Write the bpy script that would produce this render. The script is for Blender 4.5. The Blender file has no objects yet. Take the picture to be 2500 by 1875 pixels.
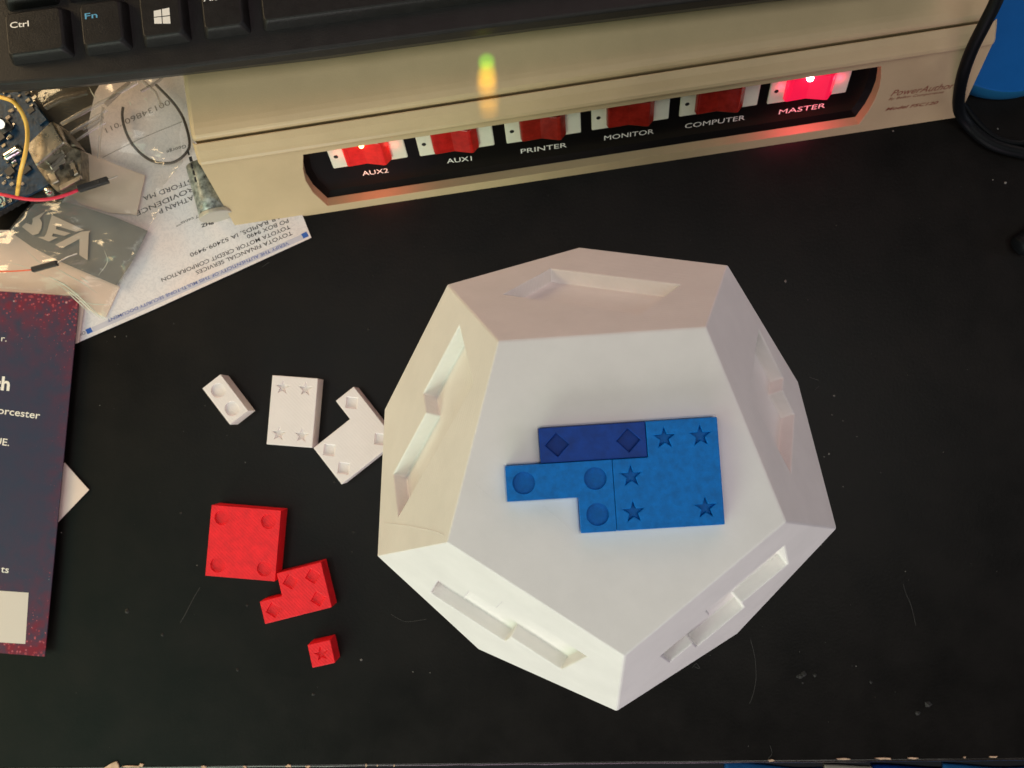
import bpy, bmesh, math, random
from mathutils import Vector, Matrix, noise
from mathutils.geometry import delaunay_2d_cdt, tessellate_polygon
random.seed(7)
R = math.radians
sc = bpy.context.scene
col = sc.collection

# ------------------------------------------------------------------ camera
CAM = Vector((-0.0187474, 0.01477084, 0.35979038))
MC = Matrix(((0.9995021447, 0.0012903904, 0.0315245554),
             (0.0, 0.9991633016, -0.0408986158),
             (-0.0315509540, 0.0408782541, 0.9986658629)))
FPX = 2191.3285
cd = bpy.data.cameras.new('camera')
cd.sensor_width = 36.0
cd.lens = FPX / 2500 * 36
cd.clip_start = 0.01
cd.clip_end = 20
cd.dof.use_dof = True
cd.dof.focus_distance = 0.275
cd.dof.aperture_fstop = 30.0
cam = bpy.data.objects.new('camera', cd)
col.objects.link(cam)
cam.matrix_world = Matrix.Translation(CAM) @ MC.to_4x4()
sc.camera = cam

# ------------------------------------------------------------------ light
w = bpy.data.worlds.new('World'); sc.world = w; w.use_nodes = True
w.node_tree.nodes['Background'].inputs[0].default_value = (0.80, 0.72, 0.76, 1)
w.node_tree.nodes['Background'].inputs[1].default_value = 0.012
sc.view_settings.view_transform = 'Standard'
sc.view_settings.look = 'None'
sc.view_settings.exposure = 0.0
sc.view_settings.gamma = 1.0

def area(name, loc, target, energy, color, sx, sy):
    l = bpy.data.lights.new(name, 'AREA'); l.shape = 'RECTANGLE'; l.size = sx; l.size_y = sy
    l.energy = energy; l.color = color
    o = bpy.data.objects.new(name, l); col.objects.link(o)
    o.location = loc
    o.rotation_euler = (Vector(target) - Vector(loc)).to_track_quat('-Z', 'Y').to_euler()
    return o
def lamp(name, az, el, d, size, rgb):
    a, e = R(az), R(el); m = max(rgb)
    p = (d * math.cos(a) * math.cos(e), d * math.sin(a) * math.cos(e), d * math.sin(e))
    area(name, p, (0, 0, 0), 5.0 * m, [c / m for c in rgb], size, size)
lamp('lamp_front_left', 240, 18, .9, .45, (.79, .92, .73))
lamp('lamp_front', 270, 18, .9, .45, (.46, .33, .43))
lamp('lamp_right', 0, 18, .9, .45, (.185, .195, .225))
lamp('lamp_back_right', 60, 18, .9, .45, (.225, .185, .165))
lamp('lamp_back', 90, 42, .9, .45, (.14, .07, .08))
lamp('lamp_left_high', 210, 42, .9, .45, (.09, .165, .12))
lamp('lamp_overhead_right', 0, 75, 1.0, .4, (.25, .252, .232))
lamp('lamp_overhead_left', 180, 75, 1.0, .4, (.25, .252, .24))
lamp('lamp_warm_back_left', 152, 20, .5, .15, (.130, .095, .054))
lamp('lamp_warm_left', 192, 14, .46, .14, (.040, .030, .014))

def spot(name, p, frm, deg, energy, color):
    l = bpy.data.lights.new(name, 'SPOT'); l.energy = energy; l.color = color
    l.spot_size = R(deg); l.spot_blend = 1.0; l.shadow_soft_size = 0.0004
    o = bpy.data.objects.new(name, l); col.objects.link(o); o.location = frm
    o.rotation_euler = (Vector(p) - Vector(frm)).to_track_quat('-Z', 'Y').to_euler()

# ------------------------------------------------------------------ helpers
def ray(x, y):
    return MC @ Vector(((x - 1250) / FPX, -(y - 937.5) / FPX, -1))
def at(x, y, z=0.0):
    d = ray(x, y); return CAM + d * ((z - CAM.z) / d.z)
def hit(x, y, P, n):
    d = ray(x, y); return CAM + d * ((P - CAM).dot(n) / d.dot(n))
def z1(x, y): return (x * .36166, y * .36166)
def zb(x, y): return (x * .2049, 200 + y * .2049)
def z2(x, y): return (600 + x * .36166, y * .36166)
def z2b(x, y): return (x * .14467, 480 + y * .14467)
def z3b(x, y): return (200 + x * .1567, 180 + y * .1567)
def z4b(x, y): return (300 + x * .217, 400 + y * .217)
def z5(x, y): return (x * .27125, 500 + y * .27125)

def mat(name, color, rough=0.5, spec=0.5, metal=0.0, bump=None, var=None, trans=0.0, emit=None, sss=0.0, layer=None, coat=0.0):
    """bump=(scale,strength); var=(scale,amount); layer=(scale,strength,dir)"""
    m = bpy.data.materials.new(name); m.use_nodes = True
    nt = m.node_tree; N = nt.nodes; L = nt.links; b = N['Principled BSDF']
    b.inputs['Base Color'].default_value = (*color, 1)
    b.inputs['Roughness'].default_value = rough
    b.inputs['Specular IOR Level'].default_value = spec
    b.inputs['Metallic'].default_value = metal
    b.inputs['Transmission Weight'].default_value = trans
    b.inputs['Coat Weight'].default_value = coat
    if sss:
        b.inputs['Subsurface Weight'].default_value = sss
        b.inputs['Subsurface Scale'].default_value = 0.002
    if emit:
        b.inputs['Emission Color'].default_value = (*emit[0], 1); b.inputs['Emission Strength'].default_value = emit[1]
    tc = N.new('ShaderNodeTexCoord')
    hs = []
    if bump:
        n = N.new('ShaderNodeTexNoise'); n.inputs['Scale'].default_value = bump[0]; n.inputs['Detail'].default_value = 4
        L.new(tc.outputs['Object'], n.inputs['Vector']); hs.append((n.outputs['Fac'], bump[1]))
    if layer:
        wv = N.new('ShaderNodeTexWave'); wv.inputs['Scale'].default_value = layer[0]; wv.bands_direction = layer[2]
        wv.inputs['Distortion'].default_value = 0.6
        L.new(tc.outputs['Object'], wv.inputs['Vector']); hs.append((wv.outputs['Fac'], layer[1]))
    prev = None
    for h, s in hs:
        bp = N.new('ShaderNodeBump'); bp.inputs['Strength'].default_value = s; bp.inputs['Distance'].default_value = 0.0004
        L.new(h, bp.inputs['Height'])
        if prev: L.new(prev, bp.inputs['Normal'])
        prev = bp.outputs['Normal']
    if prev: L.new(prev, b.inputs['Normal'])
    if var:
        n = N.new('ShaderNodeTexNoise'); n.inputs['Scale'].default_value = var[0]; n.inputs['Detail'].default_value = 6
        n.inputs['Roughness'].default_value = 0.65
        L.new(tc.outputs['Object'], n.inputs['Vector'])
        r = N.new('ShaderNodeValToRGB')
        c = color; a = var[1]
        r.color_ramp.elements[0].position = 0.3; r.color_ramp.elements[1].position = 0.7
        r.color_ramp.elements[0].color = (*[max(0, v * (1 - a)) for v in c], 1)
        r.color_ramp.elements[1].color = (*[min(1, v * (1 + a)) for v in c], 1)
        L.new(n.outputs['Fac'], r.inputs['Fac']); L.new(r.outputs['Color'], b.inputs['Base Color'])
        rr = N.new('ShaderNodeMapRange'); rr.inputs['To Min'].default_value = max(0, rough - .08); rr.inputs['To Max'].default_value = min(1, rough + .08)
        L.new(n.outputs['Fac'], rr.inputs['Value']); L.new(rr.outputs['Result'], b.inputs['Roughness'])
    return m

M = {}
M['desk'] = mat('desk_laminate', (0.0057, 0.0046, 0.0040), 0.40, 0.16, bump=(900, .14), var=(34, .5))
M['desk_edge'] = mat('desk_edge_band', (0.02, 0.016, 0.014), 0.25, 0.6, bump=(300, .3), var=(90, .5))
M['chip'] = mat('bare_chipboard', (0.62, 0.42, 0.28), 0.8, bump=(500, .5), var=(300, .3))
M['floor'] = mat('floor_carpet', (0.02, 0.02, 0.025), 0.9, bump=(200, .5))
M['white'] = mat('white_printed_plastic', (0.84, 0.80, 0.775), 0.50, 0.3, bump=(1400, .05), var=(70, .035), layer=(230, .14, 'Z'), sss=0.0)
M['block_white'] = mat('white_block_plastic', (0.8638, 0.7971, 0.7857), 0.5, 0.3, bump=(500, .10), var=(120, .03), layer=(420, .05, 'DIAGONAL'))
M['red'] = mat('red_printed_plastic', (0.8810, 0.0131, 0.0226), 0.45, 0.3, bump=(500, .12), var=(260, .14), layer=(430, .16, 'DIAGONAL'))
M['blue'] = mat('blue_printed_plastic', (0.0024, 0.1616, 0.5476), 0.5, 0.16, bump=(700, .3), var=(480, .20))
M['navy'] = mat('dark_blue_printed_plastic', (0.0048, 0.0446, 0.2786), 0.5, 0.2, bump=(600, .25), var=(260, .25))
M['filament'] = mat('white_filament', (0.85, 0.82, 0.80), 0.4)
M['beige'] = mat('beige_case_plastic', (0.5442, 0.4140, 0.2460), 0.42, 0.45, bump=(1800, .12), var=(45, .06))
M['black_gloss'] = mat('black_panel', (0.005, 0.0045, 0.0045), 0.3, 0.2, bump=(900, .05))
M['bezel'] = mat('ivory_bezel', (0.7753, 0.7542, 0.6143), 0.4, var=(200, .04))
M['dot'] = mat('black_dot', (0.004, 0.004, 0.004), 0.5)
M['rocker_off'] = mat('red_rocker_plastic', (0.25, 0.014, 0.008), 0.22, 0.5, bump=(700, .12), var=(300, .3), emit=((1, .02, .01), 0.008))
M['rocker_dim'] = mat('red_rocker_dim_lit', (0.38, 0.010, 0.008), 0.22, 0.5, bump=(700, .12), var=(300, .3), emit=((1, .03, .015), 0.05))
M['rocker_lit'] = mat('red_rocker_lit', (0.7, 0.02, 0.02), 0.2, 0.5, bump=(700, .12), var=(300, .2), emit=((1, .035, .02), 0.13))
M['rocker_master'] = mat('red_rocker_bright_lit', (0.75, 0.02, 0.05), 0.2, 0.5, bump=(700, .12), emit=((1, .008, .075), 0.62))
M['bulb_warm'] = mat('neon_bulb_warm', (1, .6, .3), emit=((1, .62, .18), 9))
M['bulb_pink'] = mat('neon_bulb_pink', (1, .7, .8), emit=((1, .70, .80), 9))
M['ink_white'] = mat('white_ink', (0.8571, 0.8333, 0.7857), 0.5)
M['ink_brown'] = mat('brown_ink', (0.27, 0.085, 0.05), 0.5)
M['ink_cyan'] = mat('cyan_ink', (0.10, 0.38, 0.62), 0.5)
M['key'] = mat('black_key_plastic', (0.0131, 0.0125, 0.0125), 0.45, 0.22, bump=(1500, .22), var=(300, .2))
M['kb_deck'] = mat('black_keyboard_case', (0.0179, 0.0169, 0.0169), 0.42, 0.25, bump=(1500, .22), var=(120, .15))
M['ink_black'] = mat('black_ink', (0.035, 0.03, 0.035), 0.7)
M['ink_faint'] = mat('faint_grey_ink', (0.22, 0.19, 0.18), 0.7)
M['ink_blue'] = mat('blue_ink', (0.13, 0.17, 0.45), 0.7)
M['ink_blue2'] = mat('solid_blue_ink', (0.03, 0.12, 0.48), 0.7)
M['band'] = mat('lilac_band_ink', (0.58, 0.56, 0.66), 0.7)
M['card'] = mat('pale_card', (0.8095, 0.6667, 0.5952), 0.7, 0.2, var=(60, .05))
M['slip'] = mat('pink_slip_paper', (0.7857, 0.6190, 0.5357), 0.7, 0.2, var=(40, .07), bump=(60, .4))
M['metal'] = mat('tinned_steel', (0.55, 0.50, 0.42), 0.28, 0.5, metal=1.0, bump=(260, .25), var=(200, .2))
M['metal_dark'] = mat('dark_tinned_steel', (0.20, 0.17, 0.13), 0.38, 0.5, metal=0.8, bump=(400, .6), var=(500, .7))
M['silver'] = mat('silver_metal', (0.75, 0.72, 0.66), 0.18, 0.5, metal=1.0, bump=(300, .1))
M['pcb'] = mat('blue_circuit_board', (0.008, 0.034, 0.075), 0.4, 0.3, bump=(900, .3), var=(420, .7))
M['chip_black'] = mat('black_chip_plastic', (0.02, 0.018, 0.02), 0.4)
M['smd'] = mat('component_tan', (0.42, 0.33, 0.24), 0.4, var=(700, .4))
M['ring_ink'] = mat('pale_board_print', (0.35, 0.55, 0.55), 0.5)
M['yellow'] = mat('yellow_wire_sleeve', (0.9000, 0.5476, 0.1071), 0.35)
M['red_wire'] = mat('red_wire_sleeve', (0.72, 0.03, 0.07), 0.3)
M['orange_wire'] = mat('orange_wire_sleeve', (0.80, 0.13, 0.05), 0.4)
M['black_rubber'] = mat('black_rubber', (0.004, 0.005, 0.006), 0.5, 0.12)
M['elastic'] = mat('grey_elastic_cord', (0.06, 0.045, 0.04), 0.5)
M['bluebox'] = mat('bright_blue_plastic', (0.0024, 0.1012, 0.3571), 0.45, 0.15, bump=(400, .12), var=(40, .1))
M['bluerim'] = mat('blue_rim_plastic', (0.01, 0.11, 0.24), 0.35, 0.5)
M['bluecloth'] = mat('bright_blue_cloth', (0.004, 0.10, 0.34), 0.8, bump=(500, .5), var=(30, .25))
M['dust'] = mat('pale_dust', (0.20, 0.19, 0.17), 0.9)
M['hair'] = mat('grey_lint', (0.085, 0.08, 0.075), 0.9)
M['dust_dim'] = mat('faint_smear', (0.018, 0.017, 0.015), 0.8)
M['qr_patch'] = mat('blank_cream_print', (0.6548, 0.5952, 0.5476), 0.6)
M['shelf'] = mat('sleeve_print', (0.27, 0.29, 0.265), 0.3, 0.5, metal=0.2, var=(420, .9))
M['cap'] = mat('dull_nickel', (0.52, 0.49, 0.42), 0.35, 0.6, metal=0.3)

def film_mat(name, color, alpha, rough, bump, fac):
    m = bpy.data.materials.new(name); m.use_nodes = True
    nt = m.node_tree; N = nt.nodes; L = nt.links
    for n in list(N): N.remove(n)
    out = N.new('ShaderNodeOutputMaterial'); tr = N.new('ShaderNodeBsdfTransparent'); di = N.new('ShaderNodeBsdfPrincipled')
    di.inputs['Base Color'].default_value = (*color, 1); di.inputs['Roughness'].default_value = rough
    di.inputs['Specular IOR Level'].default_value = 0.8
    tr.inputs['Color'].default_value = (.97, .96, .94, 1)
    gl = N.new('ShaderNodeBsdfGlossy'); gl.inputs['Roughness'].default_value = rough; gl.inputs['Color'].default_value = (1, 1, .96, 1)
    tc = N.new('ShaderNodeTexCoord'); no = N.new('ShaderNodeTexNoise'); no.inputs['Scale'].default_value = bump[0]; no.inputs['Detail'].default_value = 3
    mp = N.new('ShaderNodeMapping'); mp.inputs['Rotation'].default_value = (0, 0, R(32)); mp.inputs['Scale'].default_value = (.35, 1.6, 1)
    L.new(tc.outputs['Object'], mp.inputs['Vector']); L.new(mp.outputs['Vector'], no.inputs['Vector'])
    bp = N.new('ShaderNodeBump'); bp.inputs['Strength'].default_value = bump[1]; bp.inputs['Distance'].default_value = .003
    L.new(no.outputs['Fac'], bp.inputs['Height'])
    for s in (di, gl): L.new(bp.outputs['Normal'], s.inputs['Normal'])
    m1 = N.new('ShaderNodeMixShader'); m1.inputs[0].default_value = alpha
    L.new(tr.outputs[0], m1.inputs[1]); L.new(di.outputs[0], m1.inputs[2])
    m2 = N.new('ShaderNodeMixShader'); lw = N.new('ShaderNodeLayerWeight'); lw.inputs['Blend'].default_value = fac
    L.new(bp.outputs['Normal'], lw.inputs['Normal'])
    mr = N.new('ShaderNodeMapRange'); mr.inputs['To Min'].default_value = .03; mr.inputs['To Max'].default_value = .30
    L.new(lw.outputs['Facing'], mr.inputs['Value']); L.new(mr.outputs['Result'], m2.inputs[0]); L.new(m1.outputs[0], m2.inputs[1]); L.new(gl.outputs[0], m2.inputs[2])
    L.new(m2.outputs[0], out.inputs['Surface'])
    return m
M['film'] = film_mat('clear_bag_film', (.75, .70, .64), 0.08, 0.13, (60, .6), .35)
M['greyfilm'] = mat('grey_print_film', (.17, .175, .175), 0.38, 0.4, bump=(60, .3), var=(50, .12))
M['palefilm'] = mat('pale_print_film', (.56, .48, .42), 0.45, 0.3, bump=(60, .3))

# cheque paper: pale pink with a fine printed fibre pattern
def paper_mat():
    m = mat('security_paper', (0.70, 0.60, 0.60), 0.75, 0.2)
    nt = m.node_tree; N = nt.nodes; L = nt.links; b = N['Principled BSDF']
    tc = N.new('ShaderNodeTexCoord')
    n1 = N.new('ShaderNodeTexNoise'); n1.inputs['Scale'].default_value = 35; n1.inputs['Detail'].default_value = 1
    n2 = N.new('ShaderNodeTexNoise'); n2.inputs['Scale'].default_value = 420; n2.inputs['Distortion'].default_value = 2.5; n2.inputs['Detail'].default_value = 2
    for n in (n1, n2): L.new(tc.outputs['Object'], n.inputs['Vector'])
    r1 = N.new('ShaderNodeValToRGB'); r1.color_ramp.elements[0].position = .4; r1.color_ramp.elements[1].position = .6
    r1.color_ramp.elements[0].color = (.84, .80, .83, 1); r1.color_ramp.elements[1].color = (.88, .77, .76, 1)
    r2 = N.new('ShaderNodeValToRGB'); r2.color_ramp.elements[0].position = .42; r2.color_ramp.elements[1].position = .52
    r2.color_ramp.elements[0].color = (.91, .91, .92, 1); r2.color_ramp.elements[1].color = (1, 1, 1, 1)
    L.new(n1.outputs['Fac'], r1.inputs['Fac']); L.new(n2.outputs['Fac'], r2.inputs['Fac'])
    mx = N.new('ShaderNodeMix'); mx.data_type = 'RGBA'; mx.blend_type = 'MULTIPLY'; mx.inputs[0].default_value = 1
    L.new(r1.outputs[0], mx.inputs[6]); L.new(r2.outputs[0], mx.inputs[7]); L.new(mx.outputs[2], b.inputs['Base Color'])
    return m
M['cheque'] = paper_mat()

# flyer print: slate centre, red speckled rim, pale dots (object space: origin = top right corner, x along top, y along side)
def flyer_mat():
    m = mat('flyer_print', (0.05, 0.06, 0.1), 0.45, 0.18)
    nt = m.node_tree; N = nt.nodes; L = nt.links; b = N['Principled BSDF']
    tc = N.new('ShaderNodeTexCoord'); sp = N.new('ShaderNodeSeparateXYZ'); L.new(tc.outputs['Object'], sp.inputs[0])
    def mth(op, a, bb=None):
        n = N.new('ShaderNodeMath'); n.operation = op
        for i, v in enumerate((a, bb)):
            if v is None: continue
            if isinstance(v, (int, float)): n.inputs[i].default_value = v
            else: L.new(v, n.inputs[i])
        return n.outputs[0]
    def gauss_up(c, w_):       # 1 near y=c, falling off over w_
        d = mth('DIVIDE', mth('SUBTRACT', sp.outputs[1], c), w_)
        return mth('DIVIDE', 1.0, mth('ADD', 1.0, mth('MULTIPLY', d, d)))
    top = gauss_up(0.0, 0.0105)
    bot = gauss_up(-0.143, 0.011)
    dx = mth('DIVIDE', mth('SUBTRACT', sp.outputs[0], 0.0), 0.005)
    side = mth('DIVIDE', 0.26, mth('ADD', 1.0, mth('MULTIPLY', dx, dx)))
    tone = mth('MINIMUM', 1.0, mth('ADD', mth('ADD', top, bot), side))
    nz = N.new('ShaderNodeTexNoise'); nz.inputs['Scale'].default_value = 200; nz.inputs['Detail'].default_value = 5
    L.new(tc.outputs['Object'], nz.inputs['Vector'])
    red = mth('MULTIPLY', tone, mth('MULTIPLY', mth('SUBTRACT', nz.outputs['Fac'], .30), 3.0))
    base = N.new('ShaderNodeMix'); base.data_type = 'RGBA'
    base.inputs[6].default_value = (.036, .046, .085, 1); base.inputs[7].default_value = (.20, .015, .035, 1)
    cl = N.new('ShaderNodeClamp'); L.new(red, cl.inputs[0]); L.new(cl.outputs[0], base.inputs[0])
    prev = base.outputs[2]
    for scl, thr, colr, rng in ((700, .26, (.36, .05, .07, 1), 1), (430, .20, (.42, .07, .09, 1), 1), (560, .17, (.50, .12, .15, 1), 1), (420, .11, (.50, .42, .45, 1), 0)):
        v = N.new('ShaderNodeTexVoronoi'); v.inputs['Scale'].default_value = scl; L.new(tc.outputs['Object'], v.inputs['Vector'])
        k = mth('LESS_THAN', v.outputs['Distance'], mth('MULTIPLY', tone, thr * (1.3 if rng else 1.5)))
        sel = mth('GREATER_THAN', v.outputs['Color'], .45)
        s2 = N.new('ShaderNodeSeparateColor'); L.new(v.outputs['Color'], s2.inputs[0])
        sel = mth('GREATER_THAN', s2.outputs[0], .45 if rng else .72)
        f = mth('MULTIPLY', mth('MULTIPLY', k, sel), .75)
        mx = N.new('ShaderNodeMix'); mx.data_type = 'RGBA'; mx.inputs[7].default_value = colr
        L.new(f, mx.inputs[0]); L.new(prev, mx.inputs[6]); prev = mx.outputs[2]
    L.new(prev, b.inputs['Base Color'])
    return m
M['flyer'] = flyer_mat()

W = {}   # world location of each object's origin
def link(name, me, m, parent=None, loc=None, smooth=False, bevel=0, label=None, kind=None):
    """verts of me are in world space; re-based on the parent's (or own) origin"""
    base = W[parent.name] if parent else (Vector(loc) if loc is not None else Vector((0, 0, 0)))
    me.transform(Matrix.Translation(-base))
    o = bpy.data.objects.new(name, me); col.objects.link(o)
    if m: me.materials.append(M[m] if isinstance(m, str) else m)
    if parent: o.parent = parent
    else: o.location = base
    W[o.name] = base
    if smooth:
        for p in me.polygons: p.use_smooth = True
    if bevel:
        b = o.modifiers.new('bevel', 'BEVEL'); b.width = bevel; b.segments = 2; b.limit_method = 'ANGLE'; b.angle_limit = R(35)
    if label: o['label'] = label
    if kind: o['kind'] = kind
    return o
def thing(name, loc, label, cat, group=None):
    o = bpy.data.objects.new(name, None); o.empty_display_size = .01; col.objects.link(o)
    o.location = loc; W[o.name] = Vector(loc); tag(o, label, cat, group); return o
def tag(o, label, cat, group=None):
    o['label'] = label; o['category'] = cat
    if group: o['group'] = group
    return o
def mesh(verts, faces):
    me = bpy.data.meshes.new('mesh'); me.from_pydata([tuple(v) for v in verts], [], faces); me.update()
    bm = bmesh.new(); bm.from_mesh(me); bmesh.ops.recalc_face_normals(bm, faces=bm.faces); bm.to_mesh(me); bm.free()
    return me

def inside(p, poly):
    c = False; n = len(poly)
    for i in range(n):
        a, b = poly[i], poly[(i + 1) % n]
        if (a[1] > p[1]) != (b[1] > p[1]) and p[0] < (b[0] - a[0]) * (p[1] - a[1]) / (b[1] - a[1]) + a[0]: c = not c
    return c
def cdt(outline, holes, extra=()):
    vs = []; es = []
    for lp in [outline] + list(holes):
        k = len(vs); vs += [Vector(p) for p in lp]; n = len(lp)
        es += [(k + i, k + (i + 1) % n) for i in range(n)]
    vs += [Vector(p) for p in extra]
    v, e, f, _, _, _ = delaunay_2d_cdt(vs, es, [], 0, 1e-9)
    out = []
    for t in f:
        c = [sum(v[i][k] for i in t) / len(t) for k in (0, 1)]
        if inside(c, outline) and not any(inside(c, h) for h in holes): out.append(tuple(t))
    return [Vector(p) for p in v], out
class MB:
    def __init__(s): s.v = []; s.f = []
    def add(s, vs, fs):
        k = len(s.v); s.v += [Vector(x) for x in vs]; s.f += [tuple(k + i for i in f) for f in fs]; return s
    def weld(s, d=1e-6):
        me = bpy.data.meshes.new('mesh'); me.from_pydata([tuple(v) for v in s.v], [], s.f)
        bm = bmesh.new(); bm.from_mesh(me); bmesh.ops.remove_doubles(bm, verts=bm.verts, dist=d)
        bmesh.ops.recalc_face_normals(bm, faces=bm.faces); bm.to_mesh(me); bm.free(); return me
    def plain(s): return mesh(s.v, s.f)
def sheet(mb, outline, holes, P, X, Y, Z):
    """flat sheet with recesses; holes = [(poly, depth)]"""
    def w3(p, d=0): return P + X * p[0] + Y * p[1] - Z * d
    v, f = cdt(outline, [h for h, d in holes]); mb.add([w3(p) for p in v], f)
    for h, d in holes:
        n = len(h)
        mb.add([w3(p) for p in h] + [w3(p, d) for p in h], [(i, (i + 1) % n, n + (i + 1) % n, n + i) for i in range(n)])
        if d < 1:
            v, f = cdt(h, []); mb.add([w3(p, d) for p in v], f)
def slab(mb, outline, holes, P, X, Y, Z, T):
    """solid: top at P (plane), thickness T downwards"""
    sheet(mb, outline, holes, P, X, Y, Z)
    n = len(outline)
    a = [P + X * p[0] + Y * p[1] for p in outline]; b = [q - Z * T for q in a]
    mb.add(a + b, [(i, (i + 1) % n, n + (i + 1) % n, n + i) for i in range(n)])
    v, f = cdt(outline, []); mb.add([P + X * p[0] + Y * p[1] - Z * T for p in v], f)
UX, UY, UZ = Vector((1, 0, 0)), Vector((0, 1, 0)), Vector((0, 0, 1))
def flat(pxs, z, T):
    """slab with its top outline at the given points, height z, thickness T"""
    mb = MB(); pts = [at(x, y, z) for x, y in pxs]
    slab(mb, [(p.x, p.y) for p in pts], [], Vector((0, 0, z)), UX, UY, UZ, T); return mb.weld()
def tube(pts, r, seg=10, sub=6, cap=True):
    P = [Vector(p) for p in pts]
    C = []
    Q = [P[0] * 2 - P[1]] + P + [P[-1] * 2 - P[-2]]
    for i in range(1, len(Q) - 2):
        for k in range(sub):
            t = k / sub; a, b, c, d = Q[i - 1:i + 3]
            C.append(.5 * ((2 * b) + (c - a) * t + (2 * a - 5 * b + 4 * c - d) * t * t + (3 * b - a - 3 * c + d) * t ** 3))
    C.append(P[-1]); mb = MB(); vs = []; fs = []
    n = None
    for i, c in enumerate(C):
        t = (C[min(i + 1, len(C) - 1)] - C[max(i - 1, 0)]).normalized()
        if n is None: n = t.orthogonal().normalized()
        n = (n - t * n.dot(t)).normalized(); b = t.cross(n)
        rr = r(i / (len(C) - 1)) if callable(r) else r
        vs += [c + (n * math.cos(2 * math.pi * k / seg) + b * math.sin(2 * math.pi * k / seg)) * rr for k in range(seg)]
    for i in range(len(C) - 1):
        fs += [(i * seg + k, i * seg + (k + 1) % seg, (i + 1) * seg + (k + 1) % seg, (i + 1) * seg + k) for k in range(seg)]
    if cap: fs += [tuple(range(seg)), tuple(range(len(vs) - seg, len(vs)))]
    mb.add(vs, fs); return mb
def cyl(a, b, r, seg=20, r2=None): return tube([a, (Vector(a) + Vector(b)) / 2, b], (lambda t: r + ((r2 or r) - r) * t), seg, 1).plain()
def box(P, X, Y, Z, sx, sy, sz):
    """box with base-corner P"""
    v = [P + X * (sx * i) + Y * (sy * j) + Z * (sz * k) for k in (0, 1) for j in (0, 1) for i in (0, 1)]
    return v, [(0, 1, 3, 2), (4, 5, 7, 6), (0, 1, 5, 4), (1, 3, 7, 5), (3, 2, 6, 7), (2, 0, 4, 6)]
def star(c, r, a0=90, rin=.40): return [(c[0] + (r if k % 2 == 0 else r * rin) * math.cos(R(a0 + 36 * k)), c[1] + (r if k % 2 == 0 else r * rin) * math.sin(R(a0 + 36 * k))) for k in range(10)]
def disc(c, r, n=28, a0=0): return [(c[0] + r * math.cos(2 * math.pi * k / n + R(a0)), c[1] + r * math.sin(2 * math.pi * k / n + R(a0))) for k in range(n)]

def text(s, p0, p1, up, lift, m, parent, h, name=None, shear=0.0, bold=0.0):
    """lettering laid between world points p0 -> p1; up = plane normal; h = cap height"""
    cu = bpy.data.curves.new('text', 'FONT'); cu.body = s; cu.resolution_u = 3; cu.offset = bold; cu.shear = shear
    ob = bpy.data.objects.new('text', cu); me = bpy.data.meshes.new_from_object(ob)
    bpy.data.objects.remove(ob)
    xs = [v.co.x for v in me.vertices]; x0, x1 = min(xs), max(xs)
    X = (p1 - p0); L_ = X.length; X.normalize(); Z = up.normalized(); X = (X - Z * X.dot(Z)).normalized(); Y = Z.cross(X)
    for v in me.vertices:
        v.co = p0 + X * ((v.co.x - x0) / (x1 - x0) * L_) + Y * (v.co.y / .73 * h) + Z * lift
    o = link(name or 'lettering', me, m, parent)
    return o
def cells_outline(cells):
    """outline of a set of grid cells (CCW)"""
    cs = set(cells); E = {}
    for (i, j) in cs:
        if (i, j - 1) not in cs: E[(i, j)] = (i + 1, j)
    nxt = {}
    for (i, j) in cs:
        for (a, b, nb) in (((i, j), (i + 1, j), (i, j - 1)), ((i + 1, j), (i + 1, j + 1), (i + 1, j)), ((i + 1, j + 1), (i, j + 1), (i, j + 1)), ((i, j + 1), (i, j), (i - 1, j))):
            if nb not in cs: nxt[a] = b
    s = min(nxt); out = [s]; p = nxt[s]
    while p != s: out.append(p); p = nxt[p]
    r = []
    for k in range(len(out)):
        a, b, c = out[k - 1], out[k], out[(k + 1) % len(out)]
        if (b[0] - a[0]) * (c[1] - b[1]) != (b[1] - a[1]) * (c[0] - b[0]): r.append(b)
    return r

# ------------------------------------------------------------------ the desk
eA, eB = at(0, 1873, 0), at(2500, 1849, 0)
ed = (eB - eA).normalized(); en = Vector((ed.y, -ed.x, 0))
desk = thing('desk', (0, eA.y, 0), 'x', 'y'); del desk['label'], desk['category']; desk['kind'] = 'structure'
d0, d1 = eA - ed * .5, eB + ed * .5
mb = MB(); back = Vector((0, .9, 0))
mb.add(*[[d0, d1, d1 + back, d0 + back, d0 - UZ * .018, d1 - UZ * .018, d1 + back - UZ * .018, d0 + back - UZ * .018], [(0, 1, 2, 3), (4, 5, 6, 7), (1, 2, 6, 5), (2, 3, 7, 6), (3, 0, 4, 7)]])
link('desk_top', mb.weld(), 'desk', desk)
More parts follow.
